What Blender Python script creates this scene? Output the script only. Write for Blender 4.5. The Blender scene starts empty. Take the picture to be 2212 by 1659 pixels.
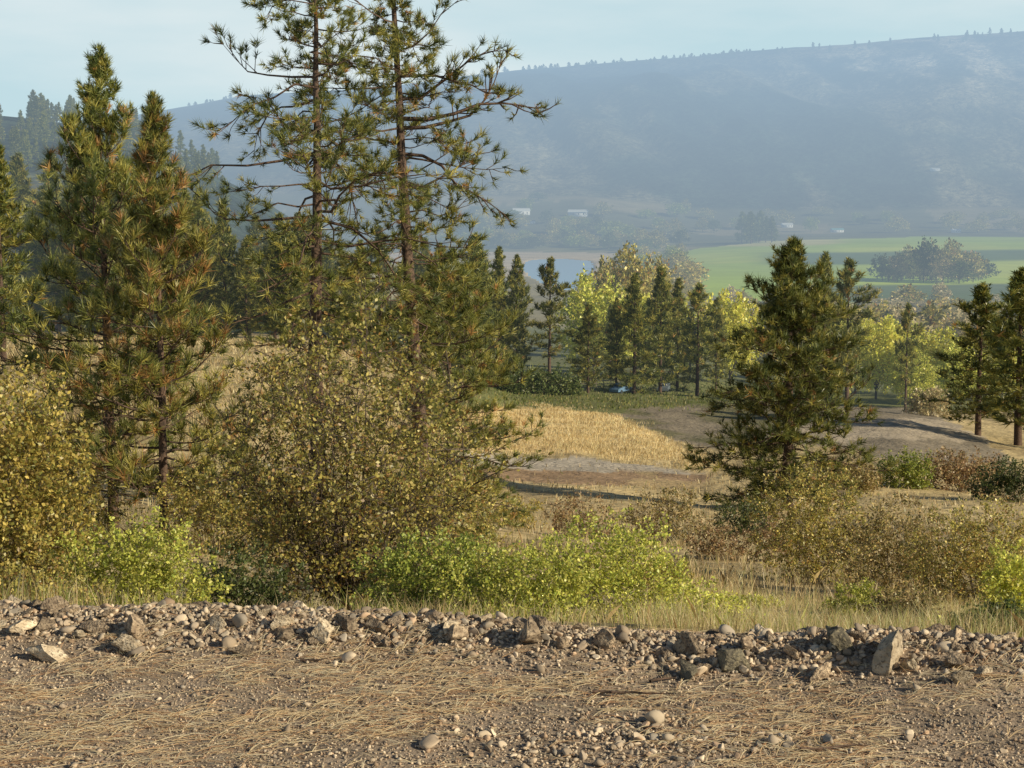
import bpy, math, numpy as np
RS=np.random.RandomState
rg=RS(11)
sc=bpy.context.scene; C=sc.collection
F=1530.0; TH=math.atan(166/1530); CT,ST=math.cos(TH),math.sin(TH); CZ=1.6
def zat(py,y):
    t=(384-np.asarray(py,float))/F
    return CZ+y*(t*CT-ST)/(CT+t*ST)
def proj(x,y,z):
    dz=z-CZ; dep=y*CT-dz*ST; v=y*ST+dz*CT
    return 512+F*x/dep,384-F*v/dep
# ---------------- noise
def _h(i,j,s):
    n=(i*374761393+j*668265263+s*1442695041)&0xffffffff
    n=((n^(n>>13))*1274126177)&0xffffffff
    return ((n^(n>>16))&0xffff)/65535.0
def vnoise(x,y,s=0):
    xi=np.floor(x).astype(np.int64); yi=np.floor(y).astype(np.int64)
    fx=x-xi; fy=y-yi; fx=fx*fx*(3-2*fx); fy=fy*fy*(3-2*fy)
    a=_h(xi,yi,s);b=_h(xi+1,yi,s);c=_h(xi,yi+1,s);d=_h(xi+1,yi+1,s)
    return (a*(1-fx)+b*fx)*(1-fy)+(c*(1-fx)+d*fx)*fy
def fbm(x,y,o=4,s=0):
    r=0;a=.5;t=0
    for k in range(o):
        r=r+a*vnoise(x*2**k+17*k,y*2**k-9*k,s+k); t+=a; a*=.5
    return r/t-.5
# ---------------- object helpers
def tag(o,label=None,cat=None,group=None,kind=None):
    if label:o['label']=label
    if cat:o['category']=cat
    if group:o['group']=group
    if kind:o['kind']=kind
    return o
def empty(name,loc,label,cat,group=None,rz=0):
    o=bpy.data.objects.new(name,None); C.objects.link(o); o.location=loc; o.rotation_euler=(0,0,rz); o.empty_display_size=.2
    return tag(o,label,cat,group)
def mesh_np(name,V,Fa,mat,parent=None,cols=None,smooth=False):
    me=bpy.data.meshes.new(name)
    V=np.asarray(V,np.float32); Fa=np.asarray(Fa,np.int32); k=Fa.shape[1]; n=len(Fa)
    me.vertices.add(len(V)); me.vertices.foreach_set('co',V.ravel())
    me.loops.add(n*k); me.loops.foreach_set('vertex_index',Fa.ravel())
    me.polygons.add(n); me.polygons.foreach_set('loop_start',np.arange(0,n*k,k,dtype=np.int32))
    try: me.polygons.foreach_set('loop_total',np.full(n,k,np.int32))
    except Exception: pass
    if smooth: me.polygons.foreach_set('use_smooth',np.ones(n,bool))
    if cols is not None:
        a=me.color_attributes.new('Col','FLOAT_COLOR','POINT')
        c=np.ones((len(V),4),np.float32); c[:,:3]=cols; a.data.foreach_set('color',c.ravel())
    me.update(calc_edges=True); me.materials.append(mat)
    o=bpy.data.objects.new(name,me); C.objects.link(o)
    if parent: o.parent=parent
    return o
def copy_tree(o,parent=None):
    c=o.copy(); C.objects.link(c)
    if parent: c.parent=parent
    for ch in list(o.children): copy_tree(ch,c)
    return c
def nrm(v): return v/np.maximum(np.linalg.norm(v,axis=-1,keepdims=True),1e-9)
def tubes(S,sides=5):
    """S: (N,8) p0 p1 r0 r1"""
    S=np.asarray(S,float); p0=S[:,:3];p1=S[:,3:6];r0=S[:,6];r1=S[:,7]
    d=nrm(p1-p0); ref=np.where(np.abs(d[:,2:3])>.9,[[1,0,0]],[[0,0,1]])
    a=nrm(np.cross(d,ref)); b=np.cross(d,a); n=len(S)
    an=np.arange(sides)*2*np.pi/sides
    ring=a[:,None,:]*np.cos(an)[None,:,None]+b[:,None,:]*np.sin(an)[None,:,None]
    V=np.concatenate([p0[:,None]+ring*r0[:,None,None],p1[:,None]+ring*r1[:,None,None]],1).reshape(-1,3)
    i=np.arange(sides); j=(i+1)%sides
    f=np.stack([i,j,j+sides,i+sides],1)
    Fa=(f[None]+(np.arange(n)*2*sides)[:,None,None]).reshape(-1,4)
    return V,Fa
# ---------------- materials
def painted_haze(nt,shader,out):  # aerial haze painted in: surfaces blend to a glowing haze colour with distance
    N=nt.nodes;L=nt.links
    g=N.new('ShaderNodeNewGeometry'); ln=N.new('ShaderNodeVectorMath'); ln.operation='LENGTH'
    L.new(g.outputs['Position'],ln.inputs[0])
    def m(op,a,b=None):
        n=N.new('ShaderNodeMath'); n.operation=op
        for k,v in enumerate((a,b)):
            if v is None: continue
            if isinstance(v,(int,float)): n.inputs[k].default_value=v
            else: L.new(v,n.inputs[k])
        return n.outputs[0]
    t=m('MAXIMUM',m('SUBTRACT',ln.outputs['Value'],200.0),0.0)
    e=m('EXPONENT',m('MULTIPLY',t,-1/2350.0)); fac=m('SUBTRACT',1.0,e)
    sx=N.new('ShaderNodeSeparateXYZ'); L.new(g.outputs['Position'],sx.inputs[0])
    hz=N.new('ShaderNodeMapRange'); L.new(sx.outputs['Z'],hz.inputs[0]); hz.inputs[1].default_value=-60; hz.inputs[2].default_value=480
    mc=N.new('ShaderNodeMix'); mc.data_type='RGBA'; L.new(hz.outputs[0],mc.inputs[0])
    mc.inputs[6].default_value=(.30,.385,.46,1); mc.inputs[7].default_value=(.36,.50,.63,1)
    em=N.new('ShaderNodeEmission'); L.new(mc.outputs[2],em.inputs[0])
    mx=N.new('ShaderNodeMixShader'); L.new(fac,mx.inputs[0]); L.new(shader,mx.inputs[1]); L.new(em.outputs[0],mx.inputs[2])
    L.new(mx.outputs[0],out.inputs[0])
def base_mat(name):
    m=bpy.data.materials.new(name); m.use_nodes=True; nt=m.node_tree; nt.nodes.clear()
    out=nt.nodes.new('ShaderNodeOutputMaterial')
    try: m.cycles.emission_sampling='NONE'
    except Exception: pass
    return m,nt,out
def noise_col(nt,c1,c2,scale,detail=6,coord='Object',lo=.35,hi=.65):
    N=nt.nodes;L=nt.links
    tc=N.new('ShaderNodeTexCoord'); nz=N.new('ShaderNodeTexNoise'); nz.inputs['Scale'].default_value=scale; nz.inputs['Detail'].default_value=detail
    L.new(tc.outputs[coord],nz.inputs['Vector'])
    r=N.new('ShaderNodeValToRGB'); r.color_ramp.elements[0].position=lo; r.color_ramp.elements[1].position=hi
    r.color_ramp.elements[0].color=(*c1,1); r.color_ramp.elements[1].color=(*c2,1)
    L.new(nz.outputs['Fac'],r.inputs[0]); return r.outputs[0],nz
def pmat(name,c1,c2=None,scale=5,rough=.9,bump=0,metal=0):
    m,nt,out=base_mat(name); N=nt.nodes;L=nt.links
    b=N.new('ShaderNodeBsdfPrincipled'); b.inputs['Roughness'].default_value=rough; b.inputs['Metallic'].default_value=metal
    co,nz=noise_col(nt,c1,c2 or tuple(v*.85 for v in c1),scale); L.new(co,b.inputs['Base Color'])
    if bump:
        bp=N.new('ShaderNodeBump'); bp.inputs['Strength'].default_value=bump; bp.inputs['Distance'].default_value=.05
        L.new(nz.outputs['Fac'],bp.inputs['Height']); L.new(bp.outputs[0],b.inputs['Normal'])
    painted_haze(nt,b.outputs[0],out); return m
def leaf_mat(name,trans=.35,rand=True,gloss=.0):
    m,nt,out=base_mat(name); N=nt.nodes;L=nt.links
    at=N.new('ShaderNodeAttribute'); at.attribute_name='Col'
    oi=N.new('ShaderNodeObjectInfo'); mr=N.new('ShaderNodeMapRange'); L.new(oi.outputs['Random'],mr.inputs[0])
    mr.inputs[3].default_value=.85 if rand else 1; mr.inputs[4].default_value=1.25 if rand else 1
    sc_=N.new('ShaderNodeVectorMath'); sc_.operation='SCALE'; L.new(at.outputs['Color'],sc_.inputs[0]); L.new(mr.outputs[0],sc_.inputs['Scale'])
    d=N.new('ShaderNodeBsdfPrincipled'); d.inputs['Roughness'].default_value=.42; L.new(sc_.outputs[0],d.inputs['Base Color'])
    d.inputs['Specular IOR Level'].default_value=.5
    if trans>0:
        t=N.new('ShaderNodeBsdfTranslucent'); L.new(sc_.outputs[0],t.inputs[0])
        mx=N.new('ShaderNodeMixShader'); mx.inputs[0].default_value=trans; L.new(d.outputs[0],mx.inputs[1]); L.new(t.outputs[0],mx.inputs[2])
        painted_haze(nt,mx.outputs[0],out)
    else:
        d.inputs['Roughness'].default_value=.9; painted_haze(nt,d.outputs[0],out)
    return m
def ground_mat(name,s1,s2,bump,bscale,amt=.5):
    m,nt,out=base_mat(name); N=nt.nodes;L=nt.links
    at=N.new('ShaderNodeAttribute'); at.attribute_name='Col'
    tc=N.new('ShaderNodeTexCoord')
    v=None
    for s in (s1,s2):
        nz=N.new('ShaderNodeTexNoise'); nz.inputs['Scale'].default_value=s; nz.inputs['Detail'].default_value=8; nz.inputs['Roughness'].default_value=.7
        L.new(tc.outputs['Object'],nz.inputs['Vector'])
        mr=N.new('ShaderNodeMapRange'); L.new(nz.outputs['Fac'],mr.inputs[0]); mr.inputs[1].default_value=.3; mr.inputs[2].default_value=.7
        mr.inputs[3].default_value=1-amt; mr.inputs[4].default_value=1+amt
        if v is None: v=mr.outputs[0]
        else:
            k=N.new('ShaderNodeMath'); k.operation='MULTIPLY'; L.new(v,k.inputs[0]); L.new(mr.outputs[0],k.inputs[1]); v=k.outputs[0]
    sc_=N.new('ShaderNodeVectorMath'); sc_.operation='SCALE'; L.new(at.outputs['Color'],sc_.inputs[0]); L.new(v,sc_.inputs['Scale'])
    b=N.new('ShaderNodeBsdfPrincipled'); b.inputs['Roughness'].default_value=.95; b.inputs['Specular IOR Level'].default_value=.2
    L.new(sc_.outputs[0],b.inputs['Base Color'])
    n2=N.new('ShaderNodeTexNoise'); n2.inputs['Scale'].default_value=bscale; n2.inputs['Detail'].default_value=8; L.new(tc.outputs['Object'],n2.inputs['Vector'])
    bp=N.new('ShaderNodeBump'); bp.inputs['Strength'].default_value=bump; bp.inputs['Distance'].default_value=.6/bscale
    L.new(n2.outputs['Fac'],bp.inputs['Height']); L.new(bp.outputs[0],b.inputs['Normal'])
    painted_haze(nt,b.outputs[0],out); return m
M_needle=leaf_mat('needle_foliage',.25)
M_leaf=leaf_mat('leaf_foliage',.35)
M_grass=leaf_mat('dry_grass',.35,False)
M_bark=pmat('pine_bark',(.045,.030,.022),(.16,.10,.07),14,.95,.8)
M_twig=pmat('twig_bark',(.05,.038,.03),(.14,.105,.08),20,.9)
M_ground=ground_mat('hillside_soil',.9,.02,.7,1.2,.3)
M_gravel=ground_mat('gravel_soil',60,6,1.0,90,.45)
M_dirt=ground_mat('graded_dirt',1.5,.12,.8,2,.3)
M_field=ground_mat('farm_field',.02,.004,.1,.5,.12)
M_hill=ground_mat('forested_hill',.06,.008,1.0,.04,.8)
M_stone=leaf_mat('loose_stone',0.0,False)
M_straw=leaf_mat('fallen_needle',.12,False)
# rocks
def rock_mat(name,c1,c2,c3):
    m,nt,out=base_mat(name); N=nt.nodes;L=nt.links
    co,nz=noise_col(nt,c1,c2,2.5,10,'Object',.38,.62)
    tc=N.new('ShaderNodeTexCoord'); n2=N.new('ShaderNodeTexNoise'); n2.inputs['Scale'].default_value=6; n2.inputs['Detail'].default_value=9; L.new(tc.outputs['Object'],n2.inputs[0])
    mx=N.new('ShaderNodeMix'); mx.data_type='RGBA'; r=N.new('ShaderNodeMapRange'); L.new(n2.outputs['Fac'],r.inputs[0]); r.inputs[1].default_value=.55; r.inputs[2].default_value=.62
    L.new(r.outputs[0],mx.inputs[0]); L.new(co,mx.inputs[6]); mx.inputs[7].default_value=(*c3,1)
    oi=N.new('ShaderNodeObjectInfo'); mr=N.new('ShaderNodeMapRange'); L.new(oi.outputs['Random'],mr.inputs[0]); mr.inputs[3].default_value=.6; mr.inputs[4].default_value=1.35
    s=N.new('ShaderNodeVectorMath'); s.operation='SCALE'; L.new(mx.outputs[2],s.inputs[0]); L.new(mr.outputs[0],s.inputs['Scale'])
    b=N.new('ShaderNodeBsdfPrincipled'); b.inputs['Roughness'].default_value=.9; L.new(s.outputs[0],b.inputs['Base Color'])
    bp=N.new('ShaderNodeBump'); bp.inputs['Strength'].default_value=1; bp.inputs['Distance'].default_value=.012; L.new(n2.outputs['Fac'],bp.inputs['Height']); L.new(bp.outputs[0],b.inputs['Normal'])
    painted_haze(nt,b.outputs[0],out); return m
M_rock=rock_mat('basalt_rock',(.25,.18,.12),(.52,.40,.27),(.14,.10,.07))
M_pale=rock_mat('pale_rock',(.46,.36,.24),(.70,.58,.42),(.24,.18,.12))
M_darkrock=rock_mat('dark_rock',(.11,.095,.07),(.22,.19,.13),(.26,.22,.14))
# ---------------- terrain
D=[7,10,15,25,40,60,80,110,140,170,220,280,350,500,800,1100,1300,1800,2300,2700,3100,3500,4200,5200,6500,9500]
T={
-150:[620,622,605,545,485,432,402,370,352,342,336,338,330,290,205,135,100,150,235,232,215,190,165,140,130,200],
0:[620,622,605,543,483,432,402,370,352,342,336,338,330,292,212,145,110,155,235,232,215,190,165,138,128,200],
130:[620,622,605,545,487,436,405,372,354,344,338,340,333,298,225,155,126,165,238,235,215,188,150,118,118,200],
250:[620,622,605,550,495,445,412,378,360,349,341,340,332,308,262,215,188,215,242,238,215,185,130,93,110,190],
400:[620,622,606,558,515,480,455,420,395,376,360,352,342,324,306,293,289,270,258,248,215,180,120,84,100,180],
512:[620,624,606,562,538,514,494,464,438,418,398,383,369,346,318,297,288,272,259,248,214,182,118,68,80,150],
600:[622,628,610,566,542,520,500,470,444,422,402,387,373,348,320,298,288,272,259,246,213,182,118,61,75,150],
700:[626,634,612,572,547,526,508,478,450,428,406,392,376,350,322,300,289,267,251,243,226,196,122,53,65,130],
800:[632,642,620,582,552,529,510,478,452,430,408,412,394,360,325,303,290,263,244,238,228,200,120,45,55,120],
900:[636,648,624,587,556,530,508,478,452,431,412,414,394,360,326,303,290,262,242,237,228,200,112,37,45,110],
1024:[640,650,630,592,560,532,511,490,468,450,428,414,396,362,328,305,291,263,243,238,228,198,105,30,36,100],
1200:[642,652,632,594,562,534,513,494,474,458,436,420,398,364,330,306,292,264,244,238,226,194,100,22,28,90]}
PX=sorted(T); TB=np.array([T[p] for p in PX],float)
ys=np.concatenate([np.linspace(-6,2.9,14),np.exp(np.linspace(math.log(3),math.log(9500),640))])
us=np.linspace(-.56,.56,620); NR,NC=len(ys),len(us)
Yg,Ug=np.meshgrid(ys,us,indexing='ij'); Xg=Ug*(np.maximum(Yg,0)+12)
pxg=np.clip(512+F*Xg/np.maximum(Yg,3),-150,1200)
ly=np.log(np.maximum(Yg,7)); lD=np.log(np.array(D,float))
ci=np.clip(np.searchsorted(PX,pxg,side='right')-1,0,len(PX)-2); PXa=np.array(PX,float)
cf=(pxg-PXa[ci])/(PXa[ci+1]-PXa[ci])
di=np.clip(np.searchsorted(lD,ly,side='right')-1,0,len(D)-2); df=np.clip((ly-lD[di])/(lD[di+1]-lD[di]),0,1)
PYg=(TB[ci,di]*(1-cf)+TB[ci+1,di]*cf)*(1-df)+(TB[ci,di+1]*(1-cf)+TB[ci+1,di+1]*cf)*df
for _ in range(14):
    PYg[1:-1]=.25*PYg[:-2]+.5*PYg[1:-1]+.25*PYg[2:]
    PYg[:,1:-1]=.25*PYg[:,:-2]+.5*PYg[:,1:-1]+.25*PYg[:,2:]
Zt=zat(PYg,np.maximum(Yg,7))
def ss(a,b,x): t=np.clip((x-a)/(b-a),0,1); return t*t*(3-2*t)
def yberm(x): return 5.60-.17*x-.03*np.sin(x*3)
bh=.02+.09*vnoise(Xg*1.6,Xg*0,5)
near=bh*np.exp(-((Yg-yberm(Xg))/.2)**2)+.035*fbm(Xg*2,Yg*2,5,3)
near=near+.06*np.exp(-((Xg-1.75)/.5)**2-((Yg-5.05)/.25)**2)
w=ss(0.2,1.4,Yg-yberm(Xg))
Z=near*(1-w)+Zt*w
amp=np.interp(Yg,[6,12,60,200,600,1000,1500,2600,3300,3900,4700,5200,9000],[0,.15,.5,.9,3,8,1.0,2,16,110,95,14,10])
lowf=fbm(Xg/4,Yg/4,4,9)*ss(8,14,Yg)*(1-ss(120,400,Yg))
Z=Z+lowf*np.minimum(amp,.9)
big=fbm(Xg/430+3,Yg/900,5,31); gul=-np.abs(fbm(Xg/330+.35*Yg/500,Yg/1600,4,41))*2+.5
Z=Z+ss(2600,3600,Yg)*(amp*(big*1.2+gul*.9))+ss(350,800,Yg)*(1-ss(1500,1900,Yg))*fbm(Xg/120,Yg/120,4,51)*8*ss(300,100,pxg)
# river
ZW=-55.8
RP=[(520,266),(530,260),(560,259),(590,261),(592,268),(586,280),(572,291),(556,289),(540,282),(524,272)]
def inpoly(x,y,P):
    x=np.asarray(x,float);y=np.asarray(y,float); r=np.zeros(x.shape,bool); n=len(P)
    for i in range(n):
        x1,y1=P[i];x2,y2=P[(i+1)%n]
        if y1==y2: continue
        c=((y1>y)!=(y2>y))&(x<(x2-x1)*(y-y1)/(y2-y1)+x1); r^=c
    return r
far=(Yg>900)&(Yg<3000)
pw,qw=proj(Xg,np.maximum(Yg,5),ZW)
inr=inpoly(pw+fbm(Xg/40,Yg/90,3,2)*10,qw,RP)&far
Z=np.where(inr,ZW-2,np.where(far,np.maximum(Z,ZW+.6),Z))
def gz(x,y):
    x=np.asarray(x,float);y=np.asarray(y,float)
    r=np.interp(y,ys,np.arange(NR)); u=x/(np.maximum(y,0)+12); c=np.clip((u+.56)/1.12*(NC-1),0,NC-1.001)
    r=np.clip(r,0,NR-1.001); ri=r.astype(int);cj=c.astype(int);fr=r-ri;fc=c-cj
    return (Z[ri,cj]*(1-fc)+Z[ri,cj+1]*fc)*(1-fr)+(Z[ri+1,cj]*(1-fc)+Z[ri+1,cj+1]*fc)*fr
def place(px,d):
    z=0
    for _ in range(3):
        x=(px-512)/F*(d*CT-(z-CZ)*ST); z=gz(x,d)
    return x,d,z
PG,QG=proj(Xg,np.maximum(Yg,2.5),Z)
wob=fbm(Xg/4,Yg/9,4,111); wob2=fbm(Xg/3+50,Yg/7,4,117); mid_=((Yg>40)&(Yg<320)).astype(float)
PR=PG+wob*26*mid_; QR=QG+wob2*11*mid_
# colours
def mixc(c,new,m): return c*(1-m[...,None])+np.array(new)*m[...,None]
n1=fbm(Xg/5,Yg/9,5,61)+.5; n2=fbm(Xg/1.2,Yg/2,4,71)+.5; n3=fbm(Xg/260,Yg/420,6,81)+.5
Cg=np.zeros(Z.shape+(3,)); Cg[:]=(.54,.42,.22)
Cg=mixc(Cg,(.30,.225,.12),ss(.5,.7,n1)*.8)
Cg=mixc(Cg,(.20,.19,.07),ss(.5,.75,n2)*.4*(Yg<60))
Cg=mixc(Cg,(.15,.17,.06),((QR<411)&(Yg>150)&(Yg<340)&(PG>440)).astype(float)*.9)  # dark green grass strip by the grove, shade painted into its colour
gold=[(450,408),(560,407),(616,414),(644,430),(680,446),(716,462),(710,470),(640,460),(560,454),(450,450)]
Cg=mixc(Cg,(.76,.58,.29),(inpoly(PR,QR,gold)&(Yg>30)&(Yg<260)).astype(float))
TRACK=[(430,454),(486,454),(560,458),(640,463),(700,470),(716,476),(704,484),(640,484),(560,482),(486,480),(430,474)]
PAD=[(604,414),(640,408),(700,404),(780,402),(850,401),(900,403),(945,418),(985,438),(1010,462),(930,463),(870,455),(830,448),(780,440),(740,446),(700,446),(664,436)]
m_track=inpoly(PR,QR,TRACK)&(Yg>40)&(Yg<260); m_pad=inpoly(PR,QR,PAD)&(Yg>60)&(Yg<300)
Cg=mixc(Cg,(.34,.23,.14),m_track.astype(float)); 
Cg=mixc(Cg,(.46,.40,.32),(m_track&(QR<465+(PG-480)*.045)&(QR>454+(PG-480)*.05)).astype(float))
Cg=mixc(Cg,(.52,.39,.20),m_track*ss(.5,.6,n1)*(QG>471)*.75)
Cg=mixc(Cg,(.27,.225,.165),m_pad.astype(float)); Cg=mixc(Cg,(.15,.145,.065),(m_pad*ss(.42,.6,n1)*.8*(PG<800)))
Cg=mixc(Cg,(.48,.40,.30),(m_pad&(PG>800)&(QR>418)&(QR<440)).astype(float)*.8)
v=(Yg>340)&(Yg<3300)
Cg=mixc(Cg,(.18,.19,.08),v.astype(float)); Cg=mixc(Cg,(.42,.34,.17),(v*ss(.45,.6,n3)).astype(float)*.7)
FIELD=[(655,268),(672,255),(700,247),(760,241),(850,238),(930,236),(1060,238),(1300,240),(1300,310),(1024,309),(880,309),(800,304),(730,300),(680,288),(660,278)]
m_field=inpoly(PG+fbm(Xg/60,Yg/200,3,5)*12,QG+fbm(Xg/160,Yg/300,3,6)*4,FIELD)&(Yg>900)&(Yg<3100)
Cg=mixc(Cg,(.42,.58,.06),m_field.astype(float)); Cg=mixc(Cg,(.60,.68,.10),m_field*ss(.42,.62,n3)*.75)
qf=QG+fbm(Xg/200,Yg/300,4,8)*7+(PG-900)*.012
Cg=mixc(Cg,(.09,.16,.05),m_field*ss(250,252,qf)*ss(264,261,qf)*ss(740,800,PG)*.9)  # dark band across the field: shade painted into the vertex colour
Cg=mixc(Cg,(.10,.15,.07),m_field*ss(284,286,qf)*ss(305,302,qf)*ss(780,830,PG)*.9)
Cg=mixc(Cg,(.82,.74,.30),m_field*ss(302,304,qf))
Cg=mixc(Cg,(.66,.62,.24),m_field*ss(244,242,qf)*ss(860,820,PG))
hill=(Yg>=3300)|((Yg>340)&(Yg<2000)&(PG<330))
Cg=mixc(Cg,(.035,.055,.035),hill.astype(float)); Cg=mixc(Cg,(.22,.20,.12),hill*ss(.5,.7,n3)*.7)
fh=(Yg>3300)
Cg=mixc(Cg,(.30,.27,.17),fh*ss(.50,.62,fbm(Xg/170,Yg/600,5,95)+.5)*.55)
Cg=mixc(Cg,(.75,.64,.45),fh*ss(.50,.64,fbm(Xg/90,Yg/300,5,91)+.5)*ss(740,900,PG)*ss(120,55,QG)*.85)
Cg=mixc(Cg,(.13,.14,.08),((Yg>2700)&(Yg<3300)).astype(float)*.8); Cg=mixc(Cg,(.40,.34,.21),((Yg>2850)&(Yg<3300)&(n3>.55)).astype(float)*.6)
sand=(Yg>1500)&(Yg<2600)&(Z<ZW+1.6)&~inr&(PG<640); Cg=mixc(Cg,(.62,.5,.34),sand.astype(float))
grav=w<.5
Cg=mixc(Cg,(.33,.255,.185),grav.astype(float))
# split into zones
fi=(np.arange(NR-1)[:,None]*NC+np.arange(NC-1)[None]); Q=np.stack([fi,fi+1,fi+NC+1,fi+NC],-1).reshape(-1,4)
def fm(m): return m[:-1,:-1].reshape(-1)
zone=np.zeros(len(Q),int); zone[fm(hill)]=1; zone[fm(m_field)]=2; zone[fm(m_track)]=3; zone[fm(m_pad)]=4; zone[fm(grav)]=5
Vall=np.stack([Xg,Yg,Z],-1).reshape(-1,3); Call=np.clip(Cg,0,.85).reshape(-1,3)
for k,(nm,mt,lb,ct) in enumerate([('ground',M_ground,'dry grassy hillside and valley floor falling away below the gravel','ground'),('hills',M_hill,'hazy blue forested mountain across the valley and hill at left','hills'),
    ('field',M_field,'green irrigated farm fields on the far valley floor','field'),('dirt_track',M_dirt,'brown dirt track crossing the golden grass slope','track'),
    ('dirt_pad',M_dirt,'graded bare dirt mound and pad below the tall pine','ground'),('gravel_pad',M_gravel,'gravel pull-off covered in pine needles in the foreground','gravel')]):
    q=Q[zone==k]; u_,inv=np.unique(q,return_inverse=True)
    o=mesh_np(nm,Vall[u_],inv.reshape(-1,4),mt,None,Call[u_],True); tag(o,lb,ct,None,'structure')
# water
m,nt,out=base_mat('river_water'); b=nt.nodes.new('ShaderNodeBsdfPrincipled'); b.inputs['Base Color'].default_value=(.40,.62,.88,1); b.inputs['Roughness'].default_value=.3
nzz=nt.nodes.new('ShaderNodeTexNoise'); nzz.inputs['Scale'].default_value=.1; bp=nt.nodes.new('ShaderNodeBump'); bp.inputs['Strength'].default_value=.5; bp.inputs['Distance'].default_value=2
nt.links.new(nzz.outputs['Fac'],bp.inputs['Height']); nt.links.new(bp.outputs[0],b.inputs['Normal']); painted_haze(nt,b.outputs[0],out)
wx=[(-400,1150),(600,1150),(600,2600),(-400,2600)]
o=mesh_np('river',[(x,y,ZW) for x,y in wx],[[0,1,2,3]],m); tag(o,'pale blue river bend seen between the trees in the valley','river',None,'structure')
# ---------------- pines
def tuft_tris(P,A,S,Cc,K,wd,rng,spread=(.25,1.25)):
    P=np.repeat(P,K,0);A=np.repeat(A,K,0);S=np.repeat(S,K);Cc=np.repeat(Cc,K,0); n=len(P)
    r=nrm(np.cross(A,rng.normal(size=(n,3)))); an=rng.uniform(spread[0],spread[1],n)[:,None]
    d=nrm(A*np.cos(an)+r*np.sin(an)); d[:,2]+=.12; L=(S*rng.uniform(.7,1.1,n))[:,None]
    b=P-A*(S*rng.uniform(0,.55,n))[:,None]
    wv=nrm(np.cross(d,rng.normal(size=(n,3))))*wd
    V=np.stack([b-wv*.7,b+wv*.7,b+d*L],1).reshape(-1,3)
    cc=np.repeat(np.clip(Cc*rng.uniform(.7,1.35,(n,1)),0,1),3,0)
    return V,np.arange(3*n).reshape(-1,3),cc
NCOL=np.array([[.17,.19,.048],[.25,.25,.062],[.42,.37,.09],[.085,.11,.034],[.50,.28,.10]])
def prof(t,shape):
    if shape=='cone': return np.interp(t,[0,.12,.4,.75,.9,1],[.6,1,.85,.36,.16,.04])
    if shape=='open': return np.interp(t,[0,.2,.5,.75,1],[.7,.95,1,.8,.25])
    if shape=='column': return np.interp(t,[0,.2,.6,.88,1],[.7,1,.8,.36,.08])
    if shape=='dome': return np.interp(t,[0,.15,.45,.7,.9,1],[.8,1,.9,.62,.28,.1])
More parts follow.
